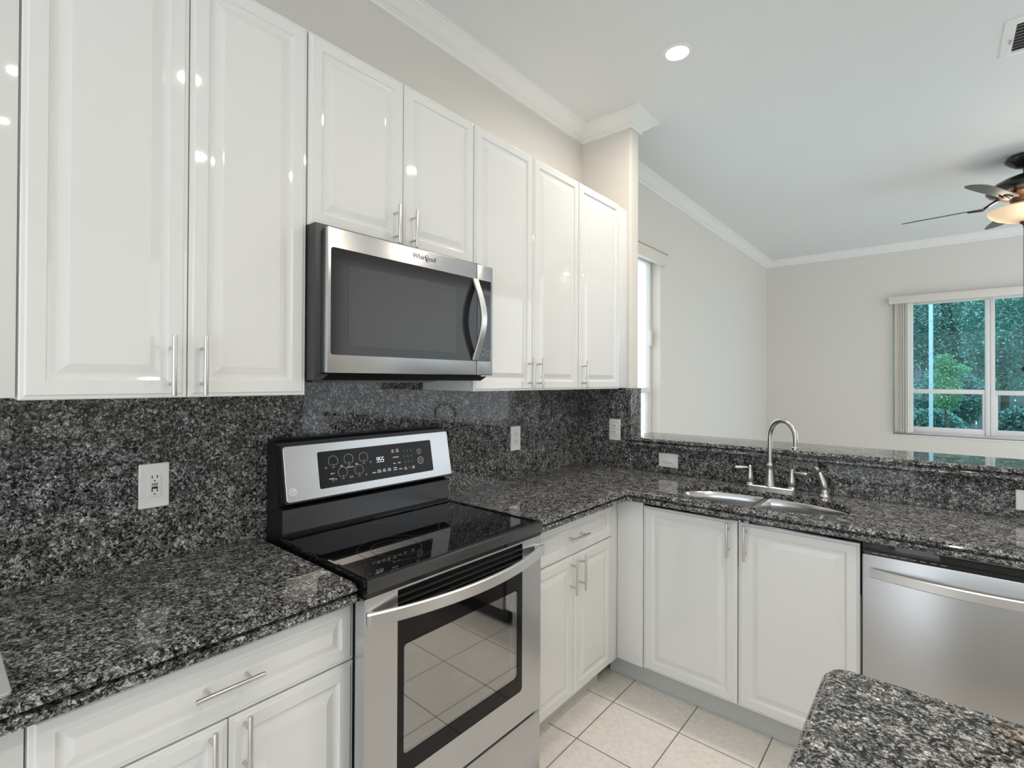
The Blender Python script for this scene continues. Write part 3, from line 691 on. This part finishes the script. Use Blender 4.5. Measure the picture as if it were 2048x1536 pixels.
fp = part('control_face', rslab(B(), P0+PU*py0-PN*.002, PU, PV, PN, PW, PH, .008, .006, ch=.0015), STEEL_F, bgd)
def pp(u, v, d=.0045): return P0+PU*(py0+u*PW)+PV*(v*PH)+PN*d
PANEL_GLASS = plain('control_panel_glass', (.008, .008, .009), .2, 0, .18)
gl = part('control_glass', rslab(B(), pp(.163, .152, .0035), PU, PV, PN, .700*PW, .685*PH, .006, .0016), PANEL_GLASS, bgd, label='black glass control panel with clock')
D_ = .0052
def circ(bm, u, v, r, w=.0009, gap=True):
    c_ = pp(u, v, D_); ring_flat(bm, c_, PU, PV, r-w, r, 36, -PI/2+(.5 if gap else 0), 1.5*PI-(.5 if gap else 0), N=PN, d=.0003)
def bar(bm, u, v, w, h): rslab(bm, pp(u, v, D_)-PU*w/2-PV*h/2, PU, PV, PN, w, h, h*.3, .0003)
bm = B()
for u, v in ((.241, .640), (.326, .640), (.411, .640), (.288, .405), (.379, .405)):
    circ(bm, u, v, .0185)
    for k in (-1, 1):
        circ(bm, u+k*.040, v-.115, .0035, .0007, False); tube(bm, [pp(u+k*.040-.003, v-.118+.01*(k < 0), D_), pp(u+k*.040, v-.118+.01*(k > 0), D_), pp(u+k*.040+.003, v-.118+.01*(k < 0), D_)], .0005, 5)
    text(bm, 'ON', .006, pp(u, v-.075, D_), PU, PV, PN, .0003); text(bm, 'OFF', .006, pp(u, v-.120, D_), PU, PV, PN, .0003)
bar(bm, .330, .482, .028, .003); bar(bm, .228, .405, .006, .006); bar(bm, .240, .405, .008, .002); bar(bm, .226, .310, .020, .0035); circ(bm, .232, .275, .0035, .0007, False)
part('burner_marks', bm, PRINT, gl)
bm = B()
for k, (w, two) in enumerate(((.016, 0), (.018, 1), (.015, 1), (.016, 1))):
    bar(bm, .466+.0318*k, .300, w, .0042)
    if two: bar(bm, .466+.0318*k, .335, w*.85, .0042)
for u, v, w, two in ((.594, .668, .012, 1), (.625, .668, .014, 1), (.611, .555, .028, 0), (.598, .428, .011, 0), (.630, .428, .013, 0), (.600, .296, .016, 1), (.634, .296, .016, 0)):
    bar(bm, u, v, w, .0042)
    if two: bar(bm, u, v+.04, w*.95, .0042)
for k in range(9): text(bm, str(k+1), .0085, pp(.668+.0235*(k % 3), .660-.118*(k//3), D_), PU, PV, PN, .0003)
text(bm, '0', .0085, pp(.696, .300, D_), PU, PV, PN, .0003)
bar(bm, .668, .310, .010, .0035); bar(bm, .668, .275, .015, .0035); bar(bm, .722, .310, .012, .0042); bar(bm, .722, .275, .014, .0042)
circ(bm, .772, .615, .0105, .0011, False); circ(bm, .777, .415, .0145, .0022, False)
text(bm, 'START', .0048, pp(.772, .635, D_), PU, PV, PN, .0003); bar(bm, .772, .590, .003, .004)
text(bm, 'CLEAR', .0060, pp(.777, .430, D_), PU, PV, PN, .0003); text(bm, 'OFF', .0060, pp(.777, .390, D_), PU, PV, PN, .0003)
part('key_marks', bm, PRINT, gl)
SEG = {'9': 'abcdfg', '5': 'acdfg'}
bm = B()
def seg7(bm, ch, u0, v0, w, h):
    sh = .12
    P_ = {'a': ((0, 1), (1, 1)), 'b': ((1, .5), (1, 1)), 'c': ((1, 0), (1, .5)), 'd': ((0, 0), (1, 0)), 'e': ((0, 0), (0, .5)), 'f': ((0, .5), (0, 1)), 'g': ((0, .5), (1, .5))}
    for s in SEG[ch]:
        (a, b_), (c_, e_) = P_[s]; o_ = pp(u0, v0, D_+.0004)
        q = lambda m, n: o_+PU*(m*w+n*h*sh)+PV*(n*h)
        tube(bm, [q(a, b_), q(c_, e_)], .0008, 6)
for k, ch in enumerate('955'): seg7(bm, ch, .487+.0165*k, .500, .0078, .0175)
part('clock_digits', bm, LED, gl, label='lit clock digits')
bm = B(); lathe_n(bm, pp(.030, .185, .004), PN, .0135, .0008); bd = part('badge', bm, BADGE, bgd)
bm = B(); ring_flat(bm, pp(.030, .185, .0049), PU, PV, .0078, .0092, 24, .5*PI, 2*PI, N=PN, d=.0003); c_ = pp(.030, .185, .0049)
tube(bm, [c_+PU*.0085, c_+PU*.003], .0006, 5); tube(bm, [c_+PV*.005-PU*.0008, c_-PV*.0045-PU*.0008, c_-PV*.0045+PU*.003], .0006, 5); part('badge_mark', bm, GREYBTN, bd)
# oven door
dx = .660; dz0, dz1 = .302, .9315
d = thing  # placeholder
def frame_x(bm, x0, x1, y0, y1, z0, z1, iy0, iy1, iz0, iz1, r):
    a = rrect((x1, y0, z0), Y, Z, y1-y0, z1-z0, .004, 6); b_ = rrect((x1, iy0, iz0), Y, Z, iy1-iy0, iz1-iz0, r, 6, rs=[r, r, .0008, .0008])
    n = len(a); sh = Vector((x0-x1, 0, 0)); A = [bm.verts.new(p) for p in a]; Bv = [bm.verts.new(p) for p in b_]; A2 = [bm.verts.new(p+sh) for p in a]; B2 = [bm.verts.new(p+sh) for p in b_]
    for i in range(n):
        j = (i+1) % n
        bm.faces.new((A[i], A[j], Bv[j], Bv[i])); bm.faces.new((A2[j], A2[i], B2[i], B2[j])); bm.faces.new((A[j], A[i], A2[i], A2[j])); bm.faces.new((Bv[i], Bv[j], B2[j], B2[i]))
    return bm
od = part('oven_door', frame_x(B(), .617, dx, ry0-.004, ry1, dz0, dz1, .851, 1.381, .409, .926, .014), STEEL_Y, t, 30)
wy0, wy1, wz0, wz1 = .874, 1.358, .462, .768
part('door_glass', frame_x(B(), .640, dx-.001, .8512, 1.3808, .4092, .862, wy0, wy1, wz0, wz1, .016), DOOR_GLASS, od, 30)
part('window_pane', rslab(B(), (dx-.006, wy0, wz0), Y, Z, X, wy1-wy0, wz1-wz0, .016, .003), GLASS_OVEN, od, None)
bm = B(); box(bm, .632, .640, .8512, 1.3808, .8622, .9255)
for k in range(3): 
    z = .866+.0185*k; box(bm, .640, dx-.002, .8512, 1.3808, z, z+.0055, .0015)
part('vent_louvers', bm, BLACK, od)
pts, td = [], []
for k in range(25):
    s = k/24; y = ry0-.002+s*(ry1-ry0+.004); b_ = 1-(2*s-1)**2; dxx = .008+.064*b_
    sl = -4*(2*s-1)*.064/(ry1-ry0+.004); n_ = Vector((1, -sl, 0)).normalized(); pts.append((dx+dxx, y, .880)); td.append(tuple(n_))
bm = ribbon(B(), pts, Z, .036, td, .014)
for y, sg in ((ry0+.012, 1), (ry1-.012, -1)): box(bm, dx+.0002, dx+.018, y-.012, y+.012, .866, .894, .003)
part('handle', bm, STEEL_H, od, 28)
# oven interior behind the window
bm = B(); box(bm, .20, .6165, .858, 1.374, .44, .80)
bm.faces.ensure_lookup_table(); bmesh.ops.delete(bm, geom=[f for f in bm.faces if f.calc_center_median().x > .61], context='FACES')
cv = part('oven_cavity', bm, CAVITY, t, None)
bm = B()
for z in (.53, .66):
    for k in range(13): tube(bm, [(.24, .875+k*.04, z), (.60, .875+k*.04, z)], .002, 6)
    for x in (.24, .42, .60): tube(bm, [(x, .862, z), (x, 1.37, z)], .003, 6)
part('oven_rack', bm, CHROME, cv)
dr = part('storage_drawer', box(B(), .617, dx-.001, ry0-.004, ry1, .075, .292, .004), STEEL_Y, t)
part('drawer_grip', box(B(), .630, dx-.006, ry0+.02, ry1-.03, .2925, .3015), BLACK, t)

# ------------------------------------------------------------------ dishwasher
t = thing('dishwasher', 'stainless dishwasher with bar handle right of the sink cabinet', 'dishwasher', (1.87, 2.5, 0))
part('body', box(B(), 1.570, 2.166, 2.30, 2.78, .02, .70), BLACK, t)
part('door', box(B(), 1.569, 2.167, 2.252, 2.298, .115, .868, .004), STEEL_X, t)
bm = B(); box(bm, 1.569, 2.167, 2.262, 2.298, .8685, .912, .003); box(bm, 1.575, 2.161, 2.258, 2.262, .8685, .880); cs = part('control_strip', bm, BLACK_GLASS, t)
bm = B()
for k in range(8): box(bm, 1.600+.027*k, 1.616+.027*k, 2.2572, 2.258, .873, .8755)
part('key_marks', bm, PRINT_GREY, cs)
pts, td = [], []
for k in range(25):
    s = k/24; x = 1.594+s*(2.142-1.594); b_ = (1-(2*s-1)**2); dy = .010+.042*b_; sl = 4*(2*s-1)*.042/.548
    n_ = Vector((-sl*-1, -1, 0)).normalized(); pts.append((x, 2.252-dy, .806)); td.append(tuple(n_))
bm = ribbon(B(), pts, Z, .034, td, .012); box(bm, 1.594, 1.612, 2.244, 2.2518, .795, .817, .002); box(bm, 2.124, 2.142, 2.244, 2.2518, .795, .817, .002)
part('handle', bm, STEEL_H, t, 28)
part('kick_plate', box(B(), 1.57, 2.166, 2.33, 2.345, .02, .112), BLACK, t)

# ------------------------------------------------------------------ ceiling fittings
def can(label, x, y):
    t = thing('recessed_light', label, 'ceiling light', (x, y, CZ-.01), 'recessed lights of the kitchen ceiling')
    bm = B(); lathe(bm, [(.074, CZ-.0005), (.074, CZ-.004), (.070, CZ-.0075), (.056, CZ-.009), (.052, CZ-.005), (.0515, CZ-.0005)], (x, y, 0), 40, cap0=False, cap1=False); part('trim_ring', bm, TRIM, t)
    bm = B(); lathe(bm, [(.0512, CZ-.0006), (.0512, CZ-.005), (.045, CZ-.0075), (.02, CZ-.0085)], (x, y, 0), 40)
    part('lens', bm, plain('lamp_lens', (.9, .9, .9), .4, emit=(1, .95, .88), es=7.0), t)
    l = bpy.data.lights.new('can_lamp', 'AREA'); l.shape = 'DISK'; l.size = .09; l.energy = CAN_W; l.color = CAN_COL; l.spread = math.radians(165)
    lo = bpy.data.objects.new('can_lamp', l); C.objects.link(lo); lo.location = (0, 0, -.004); lo.parent = t
can('round recessed ceiling light above the corner counter', .80, 2.415)
can('round recessed ceiling light over the dishwasher side, out of frame', 1.995, 2.44)
can('round recessed ceiling light over the island, out of frame', 1.975, .925)
can('round recessed ceiling light right of the island, out of frame', 3.0, 1.29)
can('round recessed ceiling light behind the camera, out of frame', 2.94, -.2)

t = thing('air_vent', 'white ceiling air register with dark louvres at the upper right', 'vent', (2.3, 3.34, CZ-.012))
vx0, vx1, vy0, vy1 = 2.018, 2.52, 3.160, 3.512
bm = B(); n0 = rrect((vx0, vy0, CZ-.0005), X, Y, vx1-vx0, vy1-vy0, .008, 4); n1 = rrect((vx0+.004, vy0+.004, CZ-.006), X, Y, vx1-vx0-.008, vy1-vy0-.008, .006, 4); n2 = rrect((vx0+.042, vy0+.042, CZ-.010), X, Y, vx1-vx0-.084, vy1-vy0-.084, .003, 4); n3 = rrect((vx0+.046, vy0+.046, CZ-.0005), X, Y, vx1-vx0-.092, vy1-vy0-.092, .003, 4)
loft(bm, [[tuple(p) for p in q] for q in (n0, n1, n2, n3)], True, False, False); part('frame', bm, TRIM, t, 30)
part('duct', box(B(), vx0+.046, vx1-.046, vy0+.046, vy1-.046, CZ-.0015, CZ-.0005), plain('duct_dark', (.12, .125, .125), .7), t)
VS = plain('louvre_grey', (.42, .43, .43), .45)
for k in range(9):
    y = vy0+.058+k*.0285; bm = B(); loft(bm, [[(x, y, CZ-.010), (x, y+.0012, CZ-.0105), (x, y+.019, CZ-.0022), (x, y+.018, CZ-.0017)] for x in (vx0+.047, vx1-.047)]); part('louvre', bm, VS, t, 20)
bm = B(); box(bm, vx0+.030, vx0+.036, vy0+.17, vy0+.205, CZ-.016, CZ-.0085, .001); part('damper_lever', bm, VS, t)

fc = Vector((2.272, 5.13, 0))
t = thing('ceiling_fan', 'dark five-blade ceiling fan with a cream glass light bowl', 'fan', (fc.x, fc.y, CZ))
bm = B(); lathe(bm, [(.060, CZ-.0003), (.100, CZ-.006), (.112, CZ-.022), (.108, CZ-.036), (.085, CZ-.058), (.055, CZ-.078), (.03, CZ-.086)], fc, 32); part('canopy', bm, FAN_BLACK, t)
bm = B(); lathe(bm, [(.0135, CZ-.086), (.0135, 3.0)], fc, 16); part('downrod', bm, FAN_BLACK, t)
bm = B(); lathe(bm, [(.02, 3.005), (.05, 3.0), (.11, 2.978), (.17, 2.945), (.207, 2.915), (.212, 2.895), (.195, 2.875), (.15, 2.862)], fc, 40); mh = part('motor_housing', bm, FAN_BLACK, t)
bm = B(); lathe(bm, [(.15, 2.861), (.13, 2.845), (.085, 2.83), (.08, 2.80), (.10, 2.79)], fc, 32); part('switch_housing', bm, COPPER, t)
for k in range(5):
    a = math.radians(100+72*k); e = Vector((math.cos(a), math.sin(a), 0)); n_ = Vector((-math.sin(a), math.cos(a), 0)); pt = math.radians(-13)
    wv = n_*math.cos(pt)+Vector((0, 0, math.sin(pt))); up = e.cross(wv)
    c0 = fc+Vector((0, 0, 2.805)); out = []
    L0, L1 = .22, .715
    prof = [(L0, .050), (L0+.04, .060), (.40, .072), (.58, .076), (.66, .070), (.70, .050), (L1, .012)]
    top = [c0+e*l+wv*w for l, w in prof]+[c0+e*l-wv*w*.9 for l, w in reversed(prof)]
    bm = B(); loft(bm, [[tuple(p-up*.003) for p in top], [tuple(p+up*.003) for p in top]]); bd = part('blade', bm, BLADE, t, 30)
    bm = B(); tube(bm, [fc+e*.13+Vector((0, 0, 2.858)), fc+e*.18+Vector((0, 0, 2.83)), fc+e*.23+Vector((0, 0, 2.797)), fc+e*.30+Vector((0, 0, 2.797))], [.012, .010, .011, .006], 8)
    for sw in (-1, 1): tube(bm, [fc+e*.22+Vector((0, 0, 2.799)), c0+e*.26+wv*.03*sw-up*.007, c0+e*.31+wv*.02*sw-up*.007], [.008, .007, .005], 8)
    part('blade_iron', bm, FAN_BLACK, bd)
bowlm = translucent('alabaster_glass', (.88, .80, .69), .5)
bm = B(); lathe(bm, [(.205, 2.752), (.203, 2.742), (.19, 2.722), (.16, 2.698), (.11, 2.676), (.05, 2.665), (.012, 2.663), (.012, 2.667), (.05, 2.669), (.11, 2.681), (.157, 2.702), (.186, 2.725), (.199, 2.744), (.201, 2.752)], fc, 40, cap0=False, cap1=False)
part('light_bowl', bm, bowlm, t, 60, label='cream glass light bowl')
bm = B(); lathe(bm, [(.010, 2.80), (.010, 2.662), (.032, 2.660), (.030, 2.650), (.018, 2.642), (.012, 2.63), (.014, 2.622), (.004, 2.615)], fc, 20); part('finial', bm, COPPER, t)
bulbm = plain('bulb', (.9, .85, .7), .5, emit=(1, .88, .72), es=2)
for k in range(3):
    a = 2*PI*k/3+.6; bm = B(); c_ = (fc.x+.085*math.cos(a), fc.y+.085*math.sin(a), 0)
    lathe(bm, [(.008, 2.71), (.022, 2.722), (.027, 2.738), (.020, 2.756), (.010, 2.772)], c_, 16); part('bulb', bm, bulbm, t)
    l = bpy.data.lights.new('fan_lamp', 'POINT'); l.energy = FAN_W; l.color = FAN_COL; l.shadow_soft_size = .03
    lo = bpy.data.objects.new('fan_lamp', l); C.objects.link(lo); lo.parent = t; lo.location = Vector((fc.x+.14*math.cos(a), fc.y+.14*math.sin(a), 2.765))-fc-Vector((0, 0, CZ))
bm = B(); tube(bm, [(fc.x-.012, fc.y-.01, 2.64), (fc.x-.013, fc.y-.01, 2.0), (fc.x-.013, fc.y-.01, 1.61)], .0016, 6); part('pull_chain', bm, FAN_BLACK, t)
bm = B(); lathe(bm, [(.003, 1.612), (.010, 1.606), (.014, 1.598), (.012, 1.588), (.004, 1.580)], (fc.x-.013, fc.y-.01, 0), 14); part('pull_knob', bm, FAN_BLACK, t)
